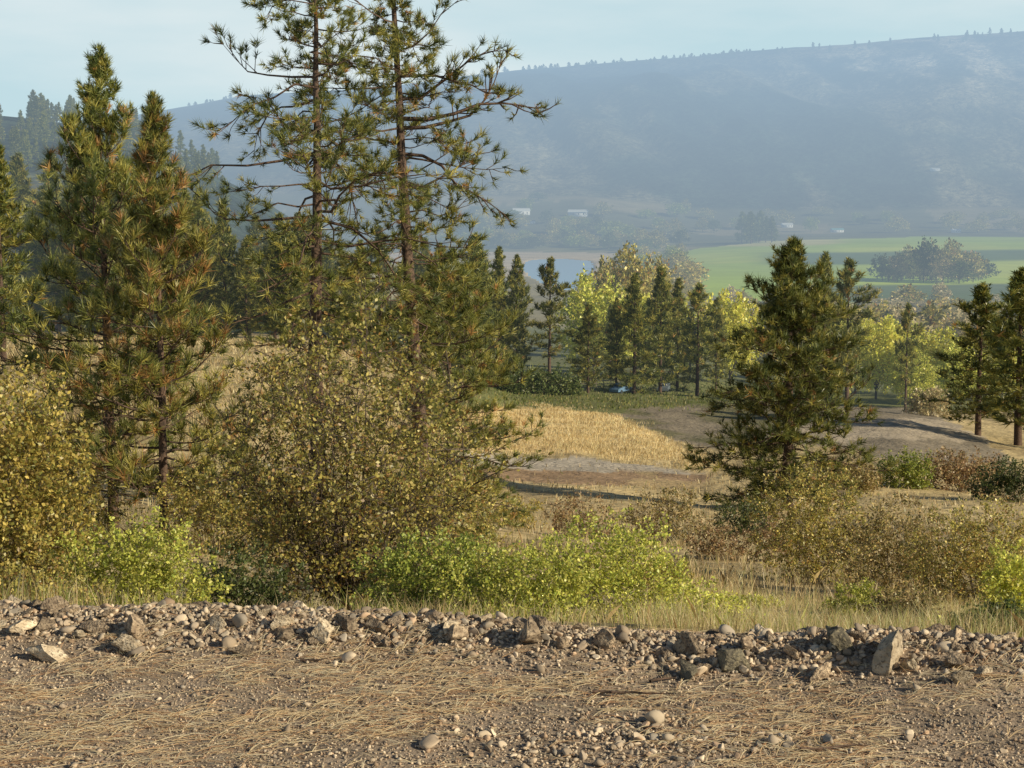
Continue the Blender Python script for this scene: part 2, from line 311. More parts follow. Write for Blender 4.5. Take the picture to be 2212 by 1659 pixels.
def pine_geo(h,spread,z0,nb,shape,rng,tuft=.2,wd=.012,K=20,r0=.16,dens=1.0,extra=(),pit=(-12,48),pc=(.3,.28,.17,.2,.05),lean=(0,0),dead=8,ht=1.0,up=.09,azj=.16,pj=.14,bare=0,vz=(.45,1.25)):
    nt_=14; zt=np.linspace(-.4,h,nt_); tx=np.cumsum(rng.normal(0,.012*h/10,nt_))+lean[0]*np.linspace(0,1,nt_); ty=np.cumsum(rng.normal(0,.012*h/10,nt_))
    tx-=tx[0];ty-=ty[0]
    rad=r0*(1-np.linspace(0,1,nt_)*.93)**.9
    tr=[(tx[i],ty[i],zt[i],tx[i+1],ty[i+1],zt[i+1],rad[i],rad[i+1]) for i in range(nt_-1)]
    br=[];TP=[];TA=[];TS=[];TC=[]; tsc=[1.0]
    def addt(p,a,s=1):
        TP.append(p);TA.append(a);TS.append(tuft*s*tsc[0]*rng.uniform(.75,1.2)); TC.append(NCOL[rng.choice(5,p=pc)])
    def vec(az,pi): return np.array([math.cos(az)*math.cos(pi),math.sin(az)*math.cos(pi),math.sin(pi)])
    L=[]
    for i in range(nb):
        t=(i+rng.rand())/nb; t=t**.92
        L.append((z0*h+t*(h*.985-z0*h),i*2.4+rng.uniform(-.5,.5),spread*prof(t,shape)*rng.uniform(*vz),math.radians(np.interp(t,[0,.5,1],[pit[0],(pit[0]+pit[1])*.4,pit[1]])+rng.normal(0,9)),0))
    for k in range(dead): L.append((rng.uniform(.12,max(z0+.15,.3))*h,rng.uniform(0,6.3),spread*rng.uniform(.25,.5),math.radians(rng.normal(-10,12)),1))
    for e in extra: L.append((e[0]*h,e[1],e[2],e[3],2))
    for (z,az,ln,pi,md) in L:
        dd=md==1; jx=.45 if md==2 else 1
        tsc[0]=min(1,.55+ln/(spread*.5)*.45)
        p=np.array([np.interp(z,zt,tx),np.interp(z,zt,ty),z]); n=7 if md==2 else 6; st=ln/(n-1); rr=(.008 if md!=2 else .014)*ln+.35*tuft*.05+.005
        pts=[p]; a2=az;p2=pi
        for k in range(n-1):
            p=p+vec(a2,p2)*st; pts.append(p); a2+=rng.normal(0,azj*jx); p2+=rng.normal(up,pj)-.25*(p2-pi)*(pj>.2)
            br.append((*pts[-2],*pts[-1],rr*(1-k/(n)),rr*(1-(k+1)/n)))
            f=(k+1)/(n-1)
            if dd:
                if rng.rand()<.6:
                    q=p+vec(a2+rng.choice([-1,1])*.8,p2)*ln*.2; br.append((*p,*q,rr*.4,rr*.15))
                continue
            if f<.3+bare*(ln>spread*.5) and ln>tuft*5: continue
            nsub=2 if ln<tuft*4 else 3
            for sgn in range(nsub):
                s=(-1)**(sgn+k)
                sl=min(ln,spread)*rng.uniform(.14,.34)*(1.25-f*.6)+tuft*.4
                a3=a2+s*rng.uniform(.4,1.1); p3=p2+rng.normal(.12,.28)
                if rng.rand()>dens: continue
                base=pts[-2]+(p-pts[-2])*rng.rand(); q1=base+vec(a3,p3)*sl*.55; q2=q1+vec(a3+rng.normal(0,.25),p3+.2)*sl*.45
                br.append((*base,*q1,rr*.38,rr*.26)); br.append((*q1,*q2,rr*.26,rr*.12))
                v=vec(a3,p3+.25); addt(q2,v)
                m_=max(1,int(sl/(tuft*.95)*ht))
                for u in range(m_):
                    if rng.rand()<.8:
                        q=base+(q2-base)*rng.uniform(.35,.95); a4=a3+rng.normal(0,.7); q3=q+vec(a4,p3+rng.normal(.3,.3))*tuft*.6
                        br.append((*q,*q3,rr*.16,rr*.1)); addt(q3,vec(a4,p3+.4),.9)
        if not dd: addt(pts[-1],vec(a2,p2+.2),1.1)
    tsc[0]=.7
    for k in range(6): addt(np.array([tx[-1],ty[-1],h-.022*h*k*.6])+rng.normal(0,.02,3),vec(rng.uniform(0,6.3),1.35))
    return tr,br,tuft_tris(np.array(TP),np.array(TA),np.array(TS),np.array(TC),K,wd,rng)
def pine(name,loc,label,cat,group,h,spread,z0,nb,shape,seed,sides=8,**kw):
    rng=RS(seed); e=empty(name,loc,label,cat,group)
    tr,br,(V,Fa,cc)=pine_geo(h,spread,z0,nb,shape,rng,**kw)
    mesh_np('trunk',*tubes(tr,sides),M_bark,e,smooth=True)
    mesh_np('branches',*tubes(br,3),M_bark,e)
    mesh_np('crown',V,Fa,M_needle,e,cc)
    return e
def H(px,d,top):
    x,y,z=place(px,d); return (x,y,z-.05),float(zat(top,d)-z)
hp=dict(tuft=.23,wd=.012,K=22)
loc,h=H(114,27,52); pine('pine_tree',loc,'dense young pine with narrow pointed top standing at far left','pine tree',None,h,2.5,.08,108,'cone',3,r0=.11,pit=(-5,42),up=.08,dens=.85,**hp)
loc,h=H(164,25,100); pine('pine_tree',loc,'shorter golden-tinged pine just right of the leftmost tall pine','pine tree',None,h,1.8,.08,88,'cone',5,r0=.09,pit=(-5,45),up=.08,dens=.85,pc=(.2,.26,.31,.08,.15),**hp)
loc,h=H(320,34,-70); pine('pine_tree',loc,'tall open pine with bare straight trunk behind the big leafy shrub','pine tree',None,h,3.3,.20,112,'open',8,r0=.20,pit=(-28,14),up=.02,azj=.45,pj=.3,dens=.95,dead=26,bare=.2,vz=(.25,1.3),**hp)
loc,h=H(426,36,-110); pine('pine_tree',loc,'tall crooked pine with one long limb reaching right over the valley','pine tree',None,h,2.1,.20,118,'open',14,r0=.21,pit=(-28,14),up=.02,azj=.48,pj=.32,lean=(-.75,0),dens=1,dead=18,bare=.2,vz=(.25,1.35),
     extra=((.655,.02,3.9,-.03),(.64,-.12,3.5,.02),(.60,.12,3.0,-.08),(.72,.05,2.7,.06),(.55,0,2.3,-.15),(.685,-.05,3.0,.04)),**hp)
loc,h=H(450,40,258); pine('pine_tree',loc,'small bushy pine below the long limb beside the crooked pine trunk','pine tree',None,h,2.6,.06,95,'dome',19,r0=.11,pit=(-8,40),up=.06,**hp)
loc,h=H(787,80,248); pine('pine_tree',loc,'large full pine standing alone on the slope right of centre','pine tree',None,h,4.6,.05,190,'dome',23,r0=.34,tuft=.46,wd=.034,K=15,pit=(-14,38),up=.05,azj=.25,pj=.24,vz=(.4,1.3),pc=(.34,.28,.14,.22,.02),dead=4)
# mid pines
mp=dict(tuft=.8,wd=.085,K=9,ht=.9,dead=4)
protos=[]
for k,(shape,sp,z0,nb) in enumerate([('column',3.6,.10,66),('cone',4.2,.06,68),('dome',3.2,.14,62),('open',3.0,.3,36)]):
    protos.append((shape,sp,z0,nb,60+k))
made={}
def midpine(px,d,top,k,label,group=None,wx=1.0,rz=0):
    loc,h=H(px,d,top)
    if k not in made:
        shape,sp,z0,nb,sd=protos[k]
        e=pine('pine_tree',(0,0,0),'x','pine tree',None,20,sp,z0,nb,shape,sd,sides=5,r0=.3,pit=(-18,42),pc=(.3,.3,.2,.19,.01),**mp); made[k]=e
    else: e=copy_tree(made[k])
    if 'group' in e: del e['group']
    e.location=loc; s=h/20; e.scale=(s*wx,s*wx,s); e.rotation_euler=(0,0,rz or rg.uniform(0,6.3)); e['label']=label; e['category']='pine tree'
    if group: e['group']=group
    return e
for a in [(476,250,237,0,'hazy green pine just right of the crooked tall pine crown',1.3),(499,262,250,1,'pointed pine second from the left in the middle grove',1.0),
 (517,268,258,2,'slender pine left of the river view in the middle grove',.95),(549,258,262,3,'open-branched pine with visible trunk directly below the river',1.15),
 (588,250,306,0,'short dark pine in front of the yellow-green tree in the grove',1.3),(616,262,300,2,'narrow pine between the short dark pine and the broad dark pine',1.0),
 (634,258,276,1,'broad dark pine in the centre of the middle grove above the parked truck',1.3),(660,268,270,0,'tallest pine right of the broad dark pine in the middle grove',1.1),
 (677,276,281,1,'grey-green pine just right of the tallest grove pine',1.1),(697,262,287,3,'thin pine with bare lower trunk at the right of the grove',1.3),
 (716,280,300,2,'slim pine beside the yellow tree at the right end of the grove',.9),(822,250,256,1,'hazy pine showing behind the right shoulder of the lone pine',1.1),
 (846,262,264,3,'bare-branched pine right behind the lone pine',1.2),(905,270,307,3,'thin ragged pine in front of the yellow trees at right',.9),
 (978,190,287,0,'wide dark pine near the right edge beside the dirt pad',1.6),(1018,180,272,2,'tall pine cut by the right edge of the view',1.7),
 (1048,175,300,0,'dark pine mostly outside the right edge',1.2)]:
    midpine(a[0],a[1],a[2],a[3],a[4],None,a[5])
gl='grey-green pine in the wood behind the left foreground pines'; gg='pines of the wood behind the left foreground trees'
rr=RS(77)
for i in range(60):
    px=rr.uniform(-30,480); d=rr.uniform(230,420); top=np.interp(px,[0,110,200,300,480],[158,170,205,225,246])+rr.uniform(-12,38)
    midpine(px,d,top,rr.randint(0,3),gl,gg,rr.uniform(1,1.4))
midpine(4,120,150,0,'tall grey-green pine cut by the left edge of the view',None,1.1)
for px,d,top in [(500,330,318),(610,320,305),(648,310,300),(690,330,310)]:
    midpine(px,d,top,rr.randint(0,3),'dim pine half hidden behind the middle grove','pines at the back of the middle grove')
# ---------------- shrubs & broadleaf
PAL={'olive':[(.52,.44,.12),(.37,.34,.09),(.70,.57,.18),(.36,.21,.07),(.17,.17,.05)],
'gold':[(.60,.47,.12),(.45,.40,.10),(.74,.57,.16),(.36,.25,.08),(.27,.27,.07)],
'green':[(.28,.34,.065),(.37,.41,.08),(.16,.21,.05),(.48,.48,.12),(.30,.28,.06)],
'lime':[(.47,.51,.09),(.60,.59,.13),(.28,.34,.07),(.70,.65,.18),(.40,.37,.08)],
'brown':[(.45,.34,.15),(.35,.30,.10),(.58,.44,.19),(.28,.19,.09),(.19,.19,.07)],
'rust':[(.44,.28,.15),(.34,.24,.12),(.54,.39,.19),(.25,.17,.10),(.34,.30,.12)],
'dark':[(.10,.135,.04),(.14,.17,.05),(.07,.10,.035),(.20,.22,.07),(.11,.11,.04)],
'yellow':[(.88,.80,.12),(.80,.76,.14),(.9,.84,.22),(.62,.64,.12),(.70,.58,.1)],
'ygreen':[(.72,.72,.14),(.57,.60,.12),(.82,.78,.2),(.40,.45,.10),(.58,.50,.1)],
'beige':[(.58,.48,.27),(.48,.41,.22),(.66,.54,.31),(.38,.35,.18),(.5,.41,.23)]}
def shrub_geo(rx,ry,h,nst,nleaf,ls,pal,rng,zlow=.1,trunk=0,sub=4,twr=1.0,prot=0,fill=.7,csz=22,lobm=(.58,.95)):
    segs=[];T0=[];T1=[];W=[];B=[]
    zc=h*.45 if not trunk else trunk*h+(h-trunk*h)*.5; rz=h-zc
    R=(rx+ry+h*.5)/2.5
    if trunk:
        segs.append((0,0,-.2,0,0,trunk*h,h*.022,h*.016)); org=np.array([0,0,trunk*h*.8])
    for i in range(nst):
        az=i*2.4+rng.uniform(-.4,.4); cz=rng.uniform(-.45,1); cr=math.sqrt(max(0,1-cz*cz)) if abs(cz)<1 else 0
        rr_=rng.uniform(.65,1.0)+(prot*rng.rand()**2)
        end=np.array([rx*cr*math.cos(az)*rr_,ry*cr*math.sin(az)*rr_,zc+rz*cz*rr_])
        if end[2]<zlow*h: end[2]=zlow*h*rng.uniform(.8,1.6)
        p0=org if trunk else np.array([rng.normal(0,.05*rx),rng.normal(0,.05*ry),-.05])
        cp=np.array([end[0]*.35,end[1]*.35,p0[2]+(end[2]-p0[2])*.62])+rng.normal(0,.06*R,3)
        ts=np.linspace(0,1,7); pts=[(1-t)**2*p0+2*t*(1-t)*cp+t*t*end for t in ts]
        r=.011*R*twr
        for k in range(6):
            segs.append((*pts[k],*pts[k+1],r*(1-k/6.5),r*(1-(k+1)/6.5)))
            if k<1: continue
            B.append(pts[k+1])
            wst=(k/5)**1.5
            for s in range(sub):
                dv=nrm(np.array([pts[k+1][0]/rx,pts[k+1][1]/ry,.35])*rng.uniform(.2,1)+rng.normal(0,.75,3)); ln=R*rng.uniform(.14,.36)
                b=pts[k]+(pts[k+1]-pts[k])*rng.rand(); m_=b+dv*ln*.5; e=m_+nrm(dv+rng.normal(0,.35,3))*ln*.5
                segs.append((*b,*m_,r*.4,r*.28)); segs.append((*m_,*e,r*.28,r*.14)); T0.append(m_);T1.append(e);W.append(wst); B.append(m_)
                for q in range(2):
                    bb=b+(e-b)*rng.uniform(.3,1); dd=nrm(dv+rng.normal(0,.7,3)); ee=bb+dd*ln*rng.uniform(.25,.55)
                    segs.append((*bb,*ee,r*.17,r*.08)); T0.append(bb);T1.append(ee);W.append(wst*rng.uniform(.3,1.5))
        dv=nrm(pts[-1]-pts[-3]); e=pts[-1]+dv*R*.15; segs.append((*pts[-1],*e,r*.2,r*.08)); T0.append(pts[-2]);T1.append(e);W.append(1.5)
    W=np.array(W); W=W/W.sum()*(1-fill)
    nc=max(20,int(nleaf*fill/csz)); dr=nrm(rng.normal(size=(nc,3))); s1=rng.randint(1000)
    lob=lobm[0]+lobm[1]*(fbm(np.arctan2(dr[:,1],dr[:,0])*1.6+9,dr[:,2]*2.6+5,3,s1)+.5)
    rad=np.minimum(rng.rand(nc)**(1/2.3)*lob,1.15)
    hr=np.sqrt(np.maximum(0,1-dr[:,2]**2)); f=np.where(dr[:,2]<0,hr**.35/np.maximum(hr,1e-3),1.0)
    cc_=np.stack([dr[:,0]*f*rx*rad,dr[:,1]*f*ry*rad,zc+dr[:,2]*rz*rad*.98],1); cc_[:,2]=np.maximum(cc_[:,2],.02*h)
    B=np.array(B); ni=np.array([np.argmin(((B-c)**2).sum(1)) for c in cc_]); bs=B[ni]
    mid=bs+(cc_-bs)*.55+rng.normal(0,.02*R,(nc,3)); r=.011*R*twr
    for b,m_,c in zip(bs,mid,cc_): segs.append((*b,*m_,r*.22,r*.15)); segs.append((*m_,*c,r*.15,r*.07))
    out_=nrm(cc_-mid+[0,0,.02*R])*R*.09
    T0=np.concatenate([np.array(T0),cc_-out_]);T1=np.concatenate([np.array(T1),cc_+out_]); wc=rng.uniform(.2,1.8,nc); W=np.concatenate([W,wc/wc.sum()*fill]); W/=W.sum()
    ix=rng.choice(len(T0),nleaf,p=W); t=rng.uniform(.0,1.05,(nleaf,1)); P=T0[ix]*(1-t)+T1[ix]*t+rng.normal(0,1,(nleaf,3))*np.where(ix[:,None]>=len(T0)-nc,max(ls*.5,R*.028),ls*.5)
    P[:,2]=np.maximum(P[:,2],.02)
    a=nrm(T1[ix]-T0[ix]+rng.normal(0,.8,(nleaf,3))*np.linalg.norm(T1[ix]-T0[ix],axis=1,keepdims=True)); s=nrm(np.cross(a,rng.normal(size=(nleaf,3))+[0,0,.6])); l=ls*rng.uniform(.5,1.25,(nleaf,1))
    nn=np.cross(a,s)
    V=np.stack([P,P+a*l*.5+s*l*.34+nn*l*.08,P+a*l,P+a*l*.5-s*l*.34+nn*l*.08],1).reshape(-1,3)
    pl=np.array(PAL[pal]); cc=pl[rng.choice(5,nleaf,p=(.3,.25,.15,.15,.15))]*rng.uniform(.7,1.3,(nleaf,1))
    return segs,V,np.arange(4*nleaf).reshape(-1,4),np.repeat(np.clip(cc,0,.9),4,0)
def shrub(name,loc,label,cat,rx,ry,h,nst,nleaf,ls,pal,seed,group=None,**kw):
    rng=RS(seed); e=empty(name,loc,label,cat,group)
    sg,V,Fa,cc=shrub_geo(rx,ry,h,nst,nleaf,ls,pal,rng,**kw)
    mesh_np('stems' if not kw.get('trunk') else 'trunk',*tubes(sg,3),M_twig,e)
    mesh_np('foliage' if not kw.get('trunk') else 'crown',V,Fa,M_leaf,e,cc)
    return e
SH=[(8,10,180,325,'gold',28000,.033,'tall olive-gold leafy bush filling the left edge',20),
(140,9.2,150,505,'lime',15000,.024,'bright green low bush at left behind the rock berm',20),
(25,8.4,150,545,'olive',7000,.022,'low olive weeds and brush at the left edge behind the rocks',14),
(345,12.6,272,286,'olive',27000,.038,'big round shrub with olive-yellow leaves in front of the tall pines',60),
(235,10.5,110,535,'dark',7000,.028,'dark green low bush between the lime bush and the big round shrub',14),
(430,9.8,160,520,'green',12000,.025,'mid green bush at the foot of the big round shrub',20),
(520,9.2,150,532,'lime',11000,.023,'yellow-green bush just right of the big round shrub, left of the brightest bush',20),
(612,9.8,160,500,'lime',14000,.024,'brightest yellow-green bush with upright shoots in the centre',26),
(690,10.5,110,575,'ygreen',5000,.023,'small pale green bush at the right end of the bright bushes',14),
(466,17,80,452,'olive',6000,.036,'golden thin-leaved shrub behind the bush right of the big round shrub',18),
(815,26,110,455,'olive',13000,.05,'brown-green twiggy shrub right under the lone pine',20),
(892,23,110,488,'brown',12000,.045,'rounded olive-brown shrub between the lone pine and the right edge',20),
(975,21,140,494,'olive',15000,.042,'wide olive shrub at right on the slope',24),
(1022,14,100,535,'ygreen',9000,.034,'yellow-orange bush cut by the right edge',16),
(1003,8.0,120,598,'dark',7000,.025,'dark green bush in the lower right behind the rocks',14),
(950,9.0,80,610,'lime',4000,.023,'small green bush left of the dark bush at lower right',12),
(857,16,64,578,'lime',4500,.03,'small yellow-green bush on the grass right of centre',12),
(757,17,50,592,'ygreen',2500,.028,'tiny pale green bush standing in the dry grass',10),
(580,42,70,490,'rust',3000,.07,'reddish brown bare-looking shrub above the bright bush',18),
(665,42,90,482,'brown',4500,.07,'wide rusty twiggy shrub left of the lone pine',20),
(715,34,60,520,'rust',3000,.06,'low brown shrub at the left foot of the lone pine',14),
(745,50,80,498,'dark',4500,.08,'dull green shrub in the shade of the lone pine',12),
(510,46,70,492,'gold',3500,.07,'low golden brush below the dirt track',12),
(905,100,56,448,'green',5500,.17,'round green bush at right below the dirt pad',12),
(958,102,90,446,'rust',6500,.18,'dark reddish thicket right of the round green bush',14),
(1012,90,84,458,'dark',6000,.16,'dark thicket at the right edge below the dirt pad',12),
(850,96,60,458,'brown',4500,.18,'brown thicket between the lone pine and the round green bush',12),
(508,235,44,376,'dark',2500,.45,'dark green juniper bush at left below the middle grove',8),
(540,238,60,366,'dark',3500,.45,'largest dark juniper mound below the grove',9),
(566,240,34,378,'dark',2000,.45,'smallest dark juniper bush right of the large mound',8),
(930,225,44,386,'beige',3000,.4,'round tan bush on the far edge of the dirt pad',9),
(215,24,130,450,'olive',9000,.05,'olive brush between the left pines and the big round shrub',14),
(60,26,150,430,'olive',9000,.05,'olive brush behind the tall bush at far left',14),
(280,30,120,455,'olive',7000,.055,'gold brush behind the left part of the big round shrub',12),
(430,26,110,440,'olive',8000,.05,'olive brush behind the right part of the big round shrub',14),
(655,20,70,548,'gold',3500,.036,'tan and olive brush on the slope behind the brightest bush',18),
(905,15,70,582,'brown',4000,.032,'low brown weeds in front of the wide olive shrub',14),
(775,34,60,505,'rust',3000,.06,'low reddish brush under the right side of the lone pine',12)]
for i,(px,d,wpx,top,pal,nl,ls,lb,ns) in enumerate(SH):
    loc,h=H(px,d,top); rx=wpx/2/F*d
    shrub('leafy_shrub' if d<30 else 'shrub',loc,lb,'shrub',rx,rx*.8,h*.93,ns,nl,ls,pal,200+i,twr=(.6 if i!=3 else .9),prot=.4,sub=3,csz=12 if i in(3,0) else 16,fill=(.65 if i!=3 else .5) if d<60 else .8,lobm=(.7,.6) if i==0 else (.58,.95))
# broadleaf trees
dp={}
def broad(px,d,top,wpx,pal,label,group=None,lo=False):
    loc,h=H(px,d,top); key=(pal,lo)
    if key not in dp:
        e=shrub('broadleaf_tree',(0,0,0),'x','tree',4.2,4.2,10,12 if lo else 18,1500 if lo else 8000,.85 if lo else .42,pal,500+len(dp),trunk=.12,sub=2,zlow=.1,prot=.2); dp[key]=e
    else: e=copy_tree(dp[key])
    if 'group' in e: del e['group']
    s=h/10; r=wpx/2/F*d/4.2
    e.location=loc; e.scale=(r,r,s); e.rotation_euler=(0,0,rg.uniform(0,6.3)); e['label']=label; e['category']='tree'
    if group: e['group']=group
for a in [(594,330,280,76,'ygreen','large yellow-green tree left of centre in the middle grove'),(622,430,250,60,'olive','tall hazy olive cottonwood above the yellow-green tree'),
 (602,460,264,36,'olive','olive cottonwood just right of the river water'),(730,330,290,60,'yellow','bright yellow tree between the grove and the lone pine'),
 (855,350,324,54,'ygreen','first yellow-green tree right of the lone pine'),(876,330,316,62,'yellow','brightest yellow tree right of the lone pine'),
 (900,350,326,60,'ygreen','lime tree behind the ragged thin pine'),(937,320,328,66,'yellow','soft yellow tree left of the wide dark pine'),
 (960,310,344,50,'ygreen','yellow-green tree tucked against the wide dark pine'),(505,420,296,36,'olive','olive tree just left of the river in the grove gap'),
 (655,470,260,46,'olive','olive hazy tree above the tallest grove pine'),(1000,330,336,60,'yellow','yellow tree between the two right edge pines'),
 (672,340,300,54,'ygreen','small yellow-green tree behind the right part of the grove'),(832,370,314,54,'yellow','yellow tree touching the right side of the lone pine'),
 (915,300,358,46,'ygreen','low yellow-green tree by the tan bush'),(646,360,294,40,'yellow','thin yellow tree between the broad and the tallest grove pines')]:
    broad(*a)
for i in range(90):
    px=rr.uniform(690,1040); d=rr.uniform(400,950); _,y,z=place(px,d); hh=rr.uniform(9,17)
    _,top=proj(0,d,z+hh); broad(px,d,float(top),rr.uniform(13,20)/d*F,['beige','olive','beige','gold'][rr.randint(4)],'hazy tan and olive riverside tree below the green field','riverside trees below the green field',True)
for i in range(130):
    px=rr.uniform(430,680) if i<90 else rr.uniform(440,1040); d=rr.uniform(2450,2950) if i<90 else rr.uniform(2850,3250)
    if 480<px<606 and d<2600: continue
    _,y,z=place(px,d); hh=rr.uniform(16,30); _,top=proj(0,d,z+hh)
    broad(px,d,float(top),rr.uniform(22,44)/d*F,['olive','olive','dark','green'][rr.randint(4)],'faint hazy tree on the far riverbank below the mountain','hazy far riverbank trees',True)
for i in range(34):
    px=rr.uniform(610,690); d=rr.uniform(900,2200); _,y,z=place(px,d); hh=rr.uniform(14,24); _,top=proj(0,d,z+hh)
    broad(px,d,float(top),rr.uniform(18,28)/d*F,['gold','olive','green'][rr.randint(3)],'hazy cottonwood between the river and the green field','cottonwoods between river and field',True)
for i in range(20):
    px=885+i*5.1+rr.uniform(-3,3); d=rr.uniform(1330,1430); _,y,z=place(px,d); hh=rr.uniform(16,34)*(1-.5*abs(i/9.5-1)); _,top=proj(0,d,z+hh+6)
    broad(px,d,float(top),rr.uniform(16,26)/d*F,['olive','olive','dark','brown','dark'][rr.randint(5)],'tree in the island grove amid the green field','island grove in the green field',True)
# low conifers
kk={}
def farpine(px,d,hh,label,group,wx=1):
    x,y,z=place(px,d); k=rr.randint(3)
    if k not in kk:
        e=pine('conifer',(0,0,0),'x','conifer',None,20,3.4,.08,26,'cone' if k else 'column',90+k,sides=4,r0=.3,tuft=1.6,wd=.3,K=5,ht=.3,dead=0,pc=(.35,.3,.05,.3,0)); kk[k]=e
    else: e=copy_tree(kk[k])
    s=hh/20; e.location=(x,y,z-.5); e.scale=(s*wx,s*wx,s); e.rotation_euler=(0,0,rr.uniform(0,6.3)); tag(e,label,'conifer',group)
for i in range(130):
    farpine(rr.uniform(-10,230),rr.uniform(1000,1340),rr.uniform(13,24),'small hazy conifer on the left hillside','conifers on the left hillside',1.1)
ridge=[815,821,828,853,868,870,893,925,932,940,948,960,968,975,985,990,1000,1010,1018]
for px in ridge:
    for q in range(1+(px>965)): farpine(px+rr.uniform(-3,3),rr.uniform(5080,5230),rr.uniform(14,28),'single dark conifer standing on the right part of the mountain ridge','conifers on the right ridge',1.5)
for i in range(120):
    px=rr.uniform(470,790) if i>14 else rr.uniform(180,240)
    if rr.rand()<.3: px=rr.uniform(700,750)
    farpine(px,rr.uniform(5100,5260),rr.uniform(9,18),'small conifer in the treeline along the left part of the far ridge','treeline along the far ridge',2.6)
for i in range(9): farpine(742+i*4+rr.uniform(-2,2),rr.uniform(2500,2620),rr.uniform(34,50),'tall pale conifer in the small stand beyond the green field','stand of conifers beyond the green field',1.5)
# ---------------- grass
def blades(name,label,poly,pxr,dr,n,h,wk,pals,seed,lean=.35,cat='grass',kd=None,patch=(.3,.6),fl=.25):
    rng=RS(seed); px=rng.uniform(*pxr,n); d=np.exp(rng.uniform(math.log(dr[0]),math.log(dr[1]),n))
    x=(px-512)/F*d; z=gz(x,d); P,Qp=proj(x,d,z); k=np.ones(n,bool)
    P=P+fbm(x/4,d/9,4,111)*26+rng.normal(0,7,n); Qp=Qp+fbm(x/3+50,d/7,4,117)*11+rng.normal(0,2.2,n)
    if poly is not None: k=inpoly(P,Qp,poly)
    k&=~(inpoly(P,Qp,PAD)&(d>60)&(d<300)&(rng.rand(n)>.06))&~(inpoly(P,Qp,TRACK)&(d>40)&(rng.rand(n)>.12))
    cl=fbm(x/ (h*5),d/(h*5),3,seed)+.5; k&=rng.rand(n)<ss(patch[0],patch[1],cl)+fl
    k&=d-yberm(x)>.35
    x=x[k];d=d[k];z=z[k];n=len(x)
    hh=h*rng.uniform(.4,1.3,n)*(.4+1.2*cl[k]); az=rng.uniform(0,6.3,n); w_=np.maximum(.0015,wk*d)
    s=np.stack([np.cos(az),np.sin(az)*.4,0*az],1)*w_[:,None]; a2=rng.uniform(0,6.3,n); ll=rng.rand(n)*hh*lean
    tip=np.stack([np.cos(a2)*ll,np.sin(a2)*ll,hh],1); b=np.stack([x,d,z-.02],1)
    mid=b+tip*[.35,.35,.6]
    V=np.stack([b-s,b+s,mid+s*.7,b+tip,mid-s*.7],1).reshape(-1,3)
    pl=np.array(pals); cc=pl[rng.randint(0,len(pl),n)]*rng.uniform(.75,1.25,(n,1))
    o=mesh_np(name,V,np.arange(5*n).reshape(-1,5),M_grass,None,np.repeat(np.clip(cc,0,.9),5,0)); tag(o,label,cat,None,'stuff'); return o
STR=[(.78,.62,.33),(.66,.51,.26),(.84,.70,.41),(.50,.37,.19)]
BRN=[(.44,.32,.17),(.54,.40,.21),(.34,.25,.13),(.64,.50,.29)]
blades('dry_grass','golden dry grass covering the open slope above the dirt track',gold,(430,740),(90,240),60000,.34,.00024,STR,1,.9,patch=(.2,.5),fl=.4)
blades('dry_grass','straw and brown grass and weeds over the middle slope',None,(-60,1100),(20,150),42000,.27,.00035,BRN+STR+[(.28,.28,.10)],2,.8,patch=(.4,.65),fl=.08)
blades('dry_grass','pale straw grass on the near slope at right behind the rocks',None,(640,1100),(6.6,22),32000,.15,.00016,STR+[(.52,.52,.18),(.40,.43,.14)],3,.9,patch=(.35,.6),fl=.12)
blades('weeds','mixed dry weeds and green grass behind the rock berm',None,(-80,640),(6.4,14),12000,.12,.0002,STR+[(.36,.40,.1),(.26,.32,.08)],4,.9)
blades('dry_grass','golden dry grass on the left hillside behind the pines',None,(-40,480),(60,240),20000,.4,.0004,STR,5,.8)
blades('turf','short green grass under the middle grove',None,(440,760),(200,340),9000,.35,.0005,[(.21,.24,.07),(.34,.30,.11),(.15,.18,.05)],6)
# ---------------- rocks
import bmesh
def ico(sub):
    bm=bmesh.new(); bmesh.ops.create_icosphere(bm,subdivisions=sub,radius=1); V=np.array([v.co[:] for v in bm.verts]); bm.verts.index_update(); Fq=np.array([[v.index for v in f.verts] for f in bm.faces]); bm.free(); return V,Fq
def rock_v(V,rng,npl=11,lo=.5,hi=.85):
    V=V.copy()
    for _ in range(npl):
        n=nrm(rng.normal(size=3)); d=rng.uniform(lo,hi); k=V@n; V-=np.outer(np.maximum(k-d,0),n)
    V/=np.abs(V).max(); V*=rng.uniform(.65,1.15,3); return V
I3,F3=ico(4); I1,F1=ico(1); I2,F2=ico(2)
rp=[]
def rock(name,loc,s,rot,label,group,seed,mat=None,proto=None):
    if proto is None:
        rng=RS(seed); V=rock_v(I3,rng,15,.32,.72); V+=V*(fbm(V[:,0]*3+V[:,2]*2+5,V[:,1]*3-V[:,2],4,seed)*.45)[:,None]
        o=mesh_np(name,V,F3,mat or M_rock)
    else: o=proto.copy(); C.objects.link(o); 
    o.location=loc; o.scale=s; o.rotation_euler=rot; 
    if 'group' in o: del o['group']
    tag(o,label,'rock',group); return o
def rpos(px,py):
    y=6.0
    for d in np.linspace(4.2,7,200):
        x=(px-512)/F*(d*CT+CZ*ST); 
        if proj(x,d,float(gz(x,d)))[1]<=py: y=d;break
    return x,y,float(gz(x,y))
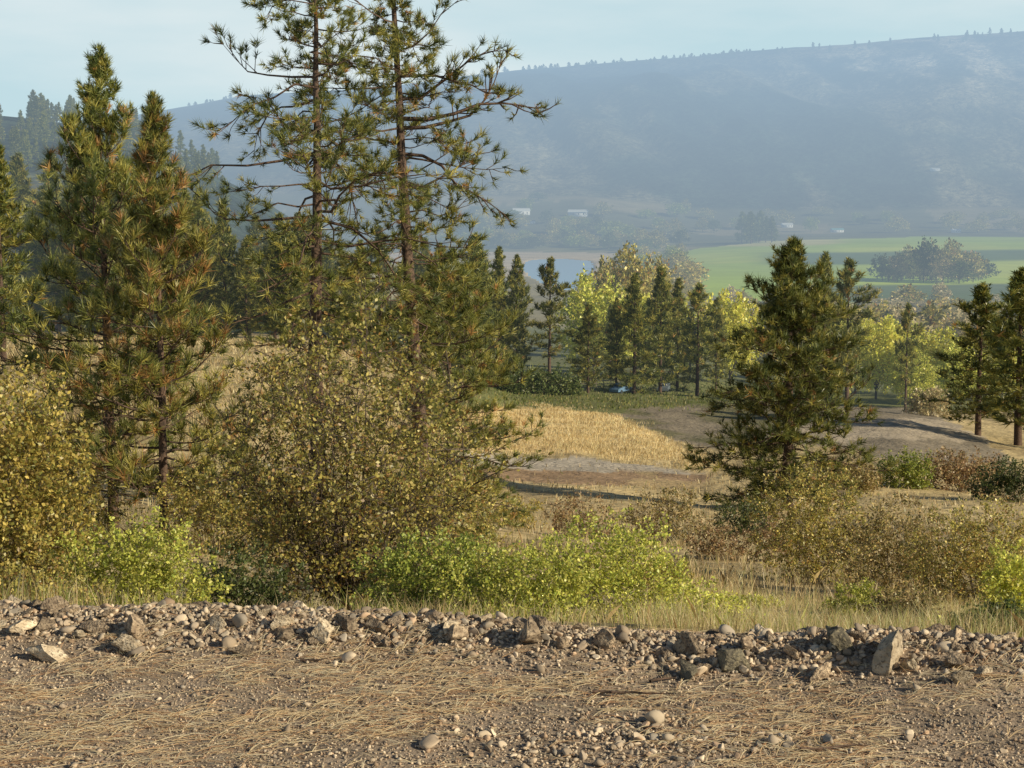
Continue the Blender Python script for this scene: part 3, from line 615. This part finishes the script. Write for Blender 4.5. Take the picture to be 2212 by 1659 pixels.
for i,(px,py,wpx,hpx,mt,lb) in enumerate([(891,662,62,46,M_pale,'large pale pitted boulder at the right on the rock berm'),(838,650,46,32,M_darkrock,'dark greenish slab of rock left of the large pale boulder'),
 (531,646,46,38,M_rock,'brown angular boulder in the middle of the rock berm'),(322,640,34,22,M_pale,'pale flat stone left of centre on the rock berm'),
 (137,636,26,26,M_rock,'upright grey stone on the left part of the berm'),(28,634,36,28,M_pale,'pale brown block near the left end of the berm'),
 (133,652,30,18,M_pale,'bright cream stone below the upright grey stone'),(455,642,30,16,M_rock,'low tan stone left of the brown angular boulder'),
 (602,648,28,22,M_rock,'grey stone just right of the brown angular boulder'),(690,655,28,22,M_rock,'rough brown stone in the centre right of the berm'),
 (735,667,40,26,M_darkrock,'dark clod of rock where the berm dips right of centre'),(688,678,36,20,M_darkrock,'dark crumbly lump of rock lying at the front of the berm'),
 (790,658,26,20,M_rock,'brown stone left of the dark greenish slab'),(955,668,28,22,M_rock,'brown stone right of the large pale boulder'),
 (960,684,22,15,M_pale,'small cream stone on the gravel heap at right'),(50,660,44,20,M_pale,'wide tan block at the left front of the berm'),
 (240,656,32,15,M_rock,'flat brown stone at the left front of the berm'),(562,648,20,20,M_rock,'small pointed stone beside the brown angular boulder')]):
    x,y,z=rpos(px,py); s=wpx/2/F*y*1.25; sh=hpx/2/F*y*1.3
    rock('berm_boulder',(x,y,z+sh*.5),(s,s*.85,sh),(rg.uniform(-.2,.2),rg.uniform(-.2,.2),rg.uniform(0,6)),lb,None,700+i,mt)
lb='small angular rock in the low rubble berm along the gravel edge'; gp='rubble rocks of the berm'
for i in range(8): rp.append(rock('berm_rock',(-2+.5*i,yberm(-2+.5*i),.05),(.035,.03,.03),(0,0,i),lb,gp,800+i,[M_rock,M_rock,M_pale,M_rock][i%4]))
for i in range(290):
    x=rg.uniform(-2.4,2.4); y=yberm(x)+rg.normal(0,.13); s=min(.018*math.exp(abs(rg.normal(0,.6))),.055); z=float(gz(x,y))
    rock('berm_rock',(x,y,z+s*.2),(s*rg.uniform(.8,1.3),s*rg.uniform(.8,1.2),s*rg.uniform(.6,1)),tuple(rg.uniform(-.5,.5,2))+(rg.uniform(0,6.3),),lb,gp,0,None,rp[rg.randint(8)])
def stones(name,label,x,y,r,seed,cols,sub=I1,fq=F1):
    rng=RS(seed); n=len(x); protos_=[rock_v(sub,rng,9,.25,.75) for _ in range(32)]; nv=len(sub)
    pr=np.array(protos_)[rng.randint(0,32,n)]; a=rng.uniform(0,6.3,n); b=rng.uniform(-.8,.8,n)
    ca,sa=np.cos(a)[:,None],np.sin(a)[:,None]; cb,sb=np.cos(b)[:,None],np.sin(b)[:,None]
    X=pr[:,:,0];Y_=pr[:,:,1];Z_=pr[:,:,2]*.7; Y2=Y_*cb-Z_*sb; Z2=Y_*sb+Z_*cb; X3=X*ca-Y2*sa; Y3=X*sa+Y2*ca
    V=np.stack([X3,Y3,Z2],-1)*r[:,None,None]; V+=np.stack([x,y,gz(x,y)+r*.35],1)[:,None,:]
    Fa=(fq[None]+(np.arange(n)*nv)[:,None,None]).reshape(-1,3)
    pl=np.array(cols); cc=pl[rng.randint(0,len(pl),n)]*rng.uniform(.6,1.3,(n,1))
    o=mesh_np(name,V.reshape(-1,3),Fa,M_stone,None,np.repeat(cc,nv,0)); tag(o,label,'gravel',None,'stuff')
GC=[(.48,.37,.26),(.58,.46,.33),(.36,.285,.21),(.64,.52,.38),(.38,.32,.25),(.46,.32,.21)]
n=40000; y=rg.uniform(3.7,6.0,n); x=rg.uniform(-1,1,n)*(.42*y+.25); r=.0036*np.exp(np.abs(rg.normal(0,.45,n)))
stones('gravel','fine brown and grey gravel over the foreground',x,y,r,5,GC)
n=9000; x=rg.uniform(-2.7,2.7,n); y=yberm(x)+rg.normal(0,.15,n); r=.0075*np.exp(np.abs(rg.normal(0,.5,n)))
stones('rubble','loose rubble chips filling the rock berm',x,y,r,6,GC,I2,F2)
n=800; x=.45+rg.normal(0,.40,n); y=4.55+rg.normal(0,.13,n); r=.007*np.exp(np.abs(rg.normal(0,.5,n)))
stones('coarse_gravel','coarse stone chips at the bottom centre of the gravel',x,y,r,7,GC,I2,F2)
# needle litter
def litter(n,seed):
    rng=RS(seed); y=rng.uniform(3.7,5.9,n); x=rng.uniform(-1,1,n)*(.4*y+.2)
    dn=fbm(x*2.2,y*3.4,4,seed)+.5; k=rng.rand(n)<ss(.36,.66,dn)+.08; k&=(y<yberm(x)-.12)|(rng.rand(n)<.2); x=x[k];y=y[k];n=len(x)
    x=np.repeat(x,3);y=np.repeat(y,3);a0=np.repeat(rng.normal(.0,.95,n),3)+rng.normal(0,.10,3*n); kp=rng.rand(3*n)<.75;x=x[kp];y=y[kp];a0=a0[kp];n=len(x)
    L=rng.uniform(.04,.14,n); cv=rng.normal(0,1.4,n); S=6; w_=rng.uniform(.0004,.0009,n); lift=rng.uniform(.001,.012,n)
    px_,py_=x.copy(),y.copy(); P=[]
    for s in range(S):
        a=a0+cv*(s/(S-1))*L; zz=gz(px_,py_)+.007+lift*np.sin(np.pi*s/(S-1)); 
        sd=np.stack([-np.sin(a),np.cos(a),.5*np.ones(n)],1)*(w_*(1 if s<S-1 else .2))[:,None]
        c=np.stack([px_,py_,zz],1); P+= [c-sd,c+sd]; px_=px_+np.cos(a)*L/(S-1); py_=py_+np.sin(a)*L/(S-1)
    V=np.stack(P,1).reshape(-1,3); f=np.array([[2*s,2*s+1,2*s+3,2*s+2] for s in range(S-1)])
    Fa=(f[None]+(np.arange(n)*2*S)[:,None,None]).reshape(-1,4)
    pl=np.array([(.82,.65,.39),(.72,.53,.30),(.86,.74,.50),(.54,.31,.16)]); cc=pl[rng.randint(0,4,n)]*rng.uniform(.7,1.03,(n,1))
    o=mesh_np('pine_needles',V,Fa,M_straw,None,np.repeat(cc,2*S,0)); tag(o,'fallen tan pine needles strewn over the gravel','pine needles',None,'stuff')
litter(14000,9)
for i,(px,py,L,a,lb) in enumerate([(592,697,.27,-.05,'long dark flattened stick lying on the gravel right of centre'),(300,665,.10,.2,'short brown bark piece at the left front of the berm'),
    (800,755,.22,.15,'thin dark twig at the bottom right of the gravel'),(650,686,.12,.5,'short twig beside the dark crumbly rock')]):
    x,y,z=rpos(px,py); S=[];p=np.array([x,y,z+.016])
    for k in range(6):
        q=p+np.array([math.cos(a),math.sin(a),0])*L/6+rg.normal(0,.002,3); S.append((*p,*q,.0065*(1-k/8),.0065*(1-(k+1)/8)));p=q
    o=mesh_np('fallen_stick',*tubes(S,5),M_bark); tag(o,lb,'stick')
# ---------------- small built things
def box(x0,x1,y0,y1,z0,z1):
    V=[(x,y,z) for x in(x0,x1) for y in(y0,y1) for z in(z0,z1)]
    return np.array(V,float),np.array([[0,1,3,2],[4,6,7,5],[0,4,5,1],[2,3,7,6],[0,2,6,4],[1,5,7,3]])
M_wall=pmat('painted_wall',(.65,.66,.65),(.75,.76,.75),.3,.8); M_roof=pmat('metal_roof',(.80,.86,.88),(.85,.89,.9),.3,.5); M_droof=pmat('dark_roof',(.25,.27,.28),None,.3,.7)
M_glass=pmat('window_glass',(.05,.06,.07),None,1,.2); M_teal=pmat('teal_roof',(.25,.55,.58),None,.3,.5)
for px,d,wd_,hh,rf,lb in [(521,3080,34,14,M_roof,'white arched-roof barn at left among far buildings'),(578,3060,38,13,M_roof,'long white-roofed shed right of the white barn across the river'),
  (528,2980,26,6,M_droof,'low grey house just below the white barn'),(787,3050,20,9,M_roof,'white farmhouse beyond the green field at the mountain foot'),
  (837,2900,22,8,M_teal,'teal-roofed shed beyond the green field'),(956,2880,14,7,M_roof,'tiny white house at the top right edge of the green field'),(608,2900,24,6,M_droof,'grey roofed house among the far riverbank trees'),
  (935,3620,20,6,M_roof,'lone white building low on the mountainside at right')]:
    x,y,z=place(px,d); e=empty('farm_building',(x,y,z),lb,'building',None,rg.uniform(-.3,.3)); w2=wd_/2
    mesh_np('wall',*box(-w2,w2,-6,6,-2,hh*.6),M_wall,e)
    V=np.array([(-w2-1,-7,hh*.6),(w2+1,-7,hh*.6),(w2+1,0,hh),(-w2-1,0,hh),(-w2-1,7,hh*.6),(w2+1,7,hh*.6)]); mesh_np('roof',V,[[0,1,2,3],[3,2,5,4]],rf,e)
    for k in (-.5,.1,.6): mesh_np('window',*box(w2*k,w2*k+2,-6.06,-5.9,hh*.2,hh*.42),M_glass,e)
# vehicles
def car(px,d,rz,paint,lb,name,truck):
    x,y,z=place(px,d); e=empty(name,(x,y,z),lb,name.split('_')[-1],None,rz)
    prof_=[(-2.6,.45),(-2.6,1.05),(-.6,1.08),(-.5,1.12),(-.25,1.75),(.75,1.75),(1.3,1.12),(2.45,1.0),(2.6,.8),(2.6,.45)] if truck else [(-2.2,.4),(-2.25,.95),(-1.6,1.0),(-1.1,1.45),(.5,1.45),(1.15,1.0),(2.1,.85),(2.2,.4)]
    n=len(prof_); V=[(a,-.9,b) for a,b in prof_]+[(a,.9,b) for a,b in prof_]
    me=bpy.data.meshes.new('body'); me.from_pydata(V,[],[tuple(range(n)),tuple(range(2*n-1,n-1,-1))]+[(i,i+n,(i+1)%n+n,(i+1)%n) for i in range(n)]); me.materials.append(paint)
    o=bpy.data.objects.new('body',me); C.objects.link(o); o.parent=e
    for s in(-1,1):
        mesh_np('side_window',*box(-.15,.7,s*.905-.01,s*.905+.01,1.2,1.62) if truck else box(-1,.5,s*.905-.01,s*.905+.01,1.02,1.35),M_glass,e)
        for wx in(-1.6,1.6): mesh_np('wheel',*tubes([(wx,s*.75,.38,wx,s*.95,.38,.38,.38),(wx,s*.95,.38,wx,s*.951,.38,.38,.01)],14),M_glass,e)
    mesh_np('windshield',*(box(.92,1.2,-.75,.75,1.25,1.55) if truck else box(.6,.95,-.7,.7,1.1,1.38)),M_glass,e)
    if truck: mesh_np('side_stripe',*box(-2.4,2.3,-.915,-.905,.62,.82),M_wall,e)
M_blue=pmat('blue_paint',(.12,.22,.36),(.14,.25,.38),2,.6); M_sky=pmat('pale_blue_paint',(.12,.15,.18),None,2,.6)
car(622,258,-2.2,M_blue,'blue pickup truck parked below the middle grove','parked_truck',True)
car(664,272,-1.8,M_sky,'small dark grey-blue car parked right of the pickup truck','parked_car',False)
# rail fence
M_wood=pmat('weathered_wood',(.20,.16,.12),(.3,.25,.19),8,.9)
pts=[place(566+i*7.5,272+i*2) for i in range(8)]; e=empty('rail_fence',pts[0],'weathered wooden rail fence under the middle grove','fence')
o0=np.array(pts[0])
for p in pts:
    q=np.array(p)-o0; mesh_np('post',*tubes([(q[0],q[1],-.2+q[2],q[0],q[1],q[2]+1.4,.09,.08)],6),M_wood,e)
for a,b in zip(pts[:-1],pts[1:]):
    a=np.array(a)-o0;b=np.array(b)-o0
    for hz_ in(.6,1.15): mesh_np('rail',*tubes([(a[0],a[1]-.1,a[2]+hz_,b[0],b[1]-.1,b[2]+hz_,.06,.06)],5),M_wood,e)
# ---------------- light, sky, camera
SD=np.array([.80,-.40,.42]); SD/=np.linalg.norm(SD); el=math.asin(SD[2]); az=math.atan2(SD[0],SD[1])
w_=bpy.data.worlds.new('World'); sc.world=w_; w_.use_nodes=True; nt=w_.node_tree; nt.nodes.clear(); N=nt.nodes;L=nt.links
sky=N.new('ShaderNodeTexSky'); sky.sky_type='NISHITA'; sky.sun_disc=False; sky.sun_elevation=el; sky.sun_rotation=az; sky.air_density=1.0; sky.dust_density=.5; sky.ozone_density=2
tc=N.new('ShaderNodeTexCoord'); mp_=N.new('ShaderNodeMapping'); mp_.inputs['Scale'].default_value=(2,2,9); mp_.inputs['Rotation'].default_value=(0,.25,0); L.new(tc.outputs['Generated'],mp_.inputs[0])
nz_=N.new('ShaderNodeTexNoise'); nz_.inputs['Scale'].default_value=1.6; nz_.inputs['Detail'].default_value=7; L.new(mp_.outputs[0],nz_.inputs[0])
mr=N.new('ShaderNodeMapRange'); L.new(nz_.outputs['Fac'],mr.inputs[0]); mr.inputs[1].default_value=.40; mr.inputs[2].default_value=.72; mr.inputs[3].default_value=.0; mr.inputs[4].default_value=.85
sx=N.new('ShaderNodeSeparateXYZ'); L.new(tc.outputs['Generated'],sx.inputs[0])
ve=N.new('ShaderNodeMapRange'); ve.interpolation_type='SMOOTHSTEP'; L.new(sx.outputs['Z'],ve.inputs[0]); ve.inputs[1].default_value=.13; ve.inputs[2].default_value=.30; ve.inputs[3].default_value=.9; ve.inputs[4].default_value=0
m0=N.new('ShaderNodeMix'); m0.data_type='RGBA'; L.new(ve.outputs[0],m0.inputs[0]); L.new(sky.outputs[0],m0.inputs[6]); m0.inputs[7].default_value=(10.2,13.8,15.0,1)
cm=N.new('ShaderNodeMath'); cm.operation='MULTIPLY'; L.new(mr.outputs[0],cm.inputs[0]); L.new(ve.outputs[0],cm.inputs[1])
mx=N.new('ShaderNodeMix'); mx.data_type='RGBA'; L.new(cm.outputs[0],mx.inputs[0]); L.new(m0.outputs[2],mx.inputs[6]); mx.inputs[7].default_value=(15,16,16,1)
bg=N.new('ShaderNodeBackground'); bg.inputs[1].default_value=.055; L.new(mx.outputs[2],bg.inputs[0]); ow=N.new('ShaderNodeOutputWorld'); L.new(bg.outputs[0],ow.inputs[0])
ld=bpy.data.lights.new('sun','SUN'); ld.energy=5; ld.angle=math.radians(.5); ld.color=(1,.88,.64); lo=bpy.data.objects.new('sun',ld); C.objects.link(lo)
from mathutils import Vector
lo.rotation_euler=Vector(SD).to_track_quat('Z','Y').to_euler(); lo.location=(20,5,20)
cd=bpy.data.cameras.new('camera'); cam=bpy.data.objects.new('camera',cd); C.objects.link(cam); cam.location=(0,0,CZ); cam.rotation_euler=(math.pi/2-TH,0,0)
cd.sensor_width=36; cd.lens=F/1024*36; cd.clip_end=30000; cd.clip_start=.05; sc.camera=cam
sc.view_settings.view_transform='Standard'; sc.view_settings.look='None'; sc.view_settings.exposure=0
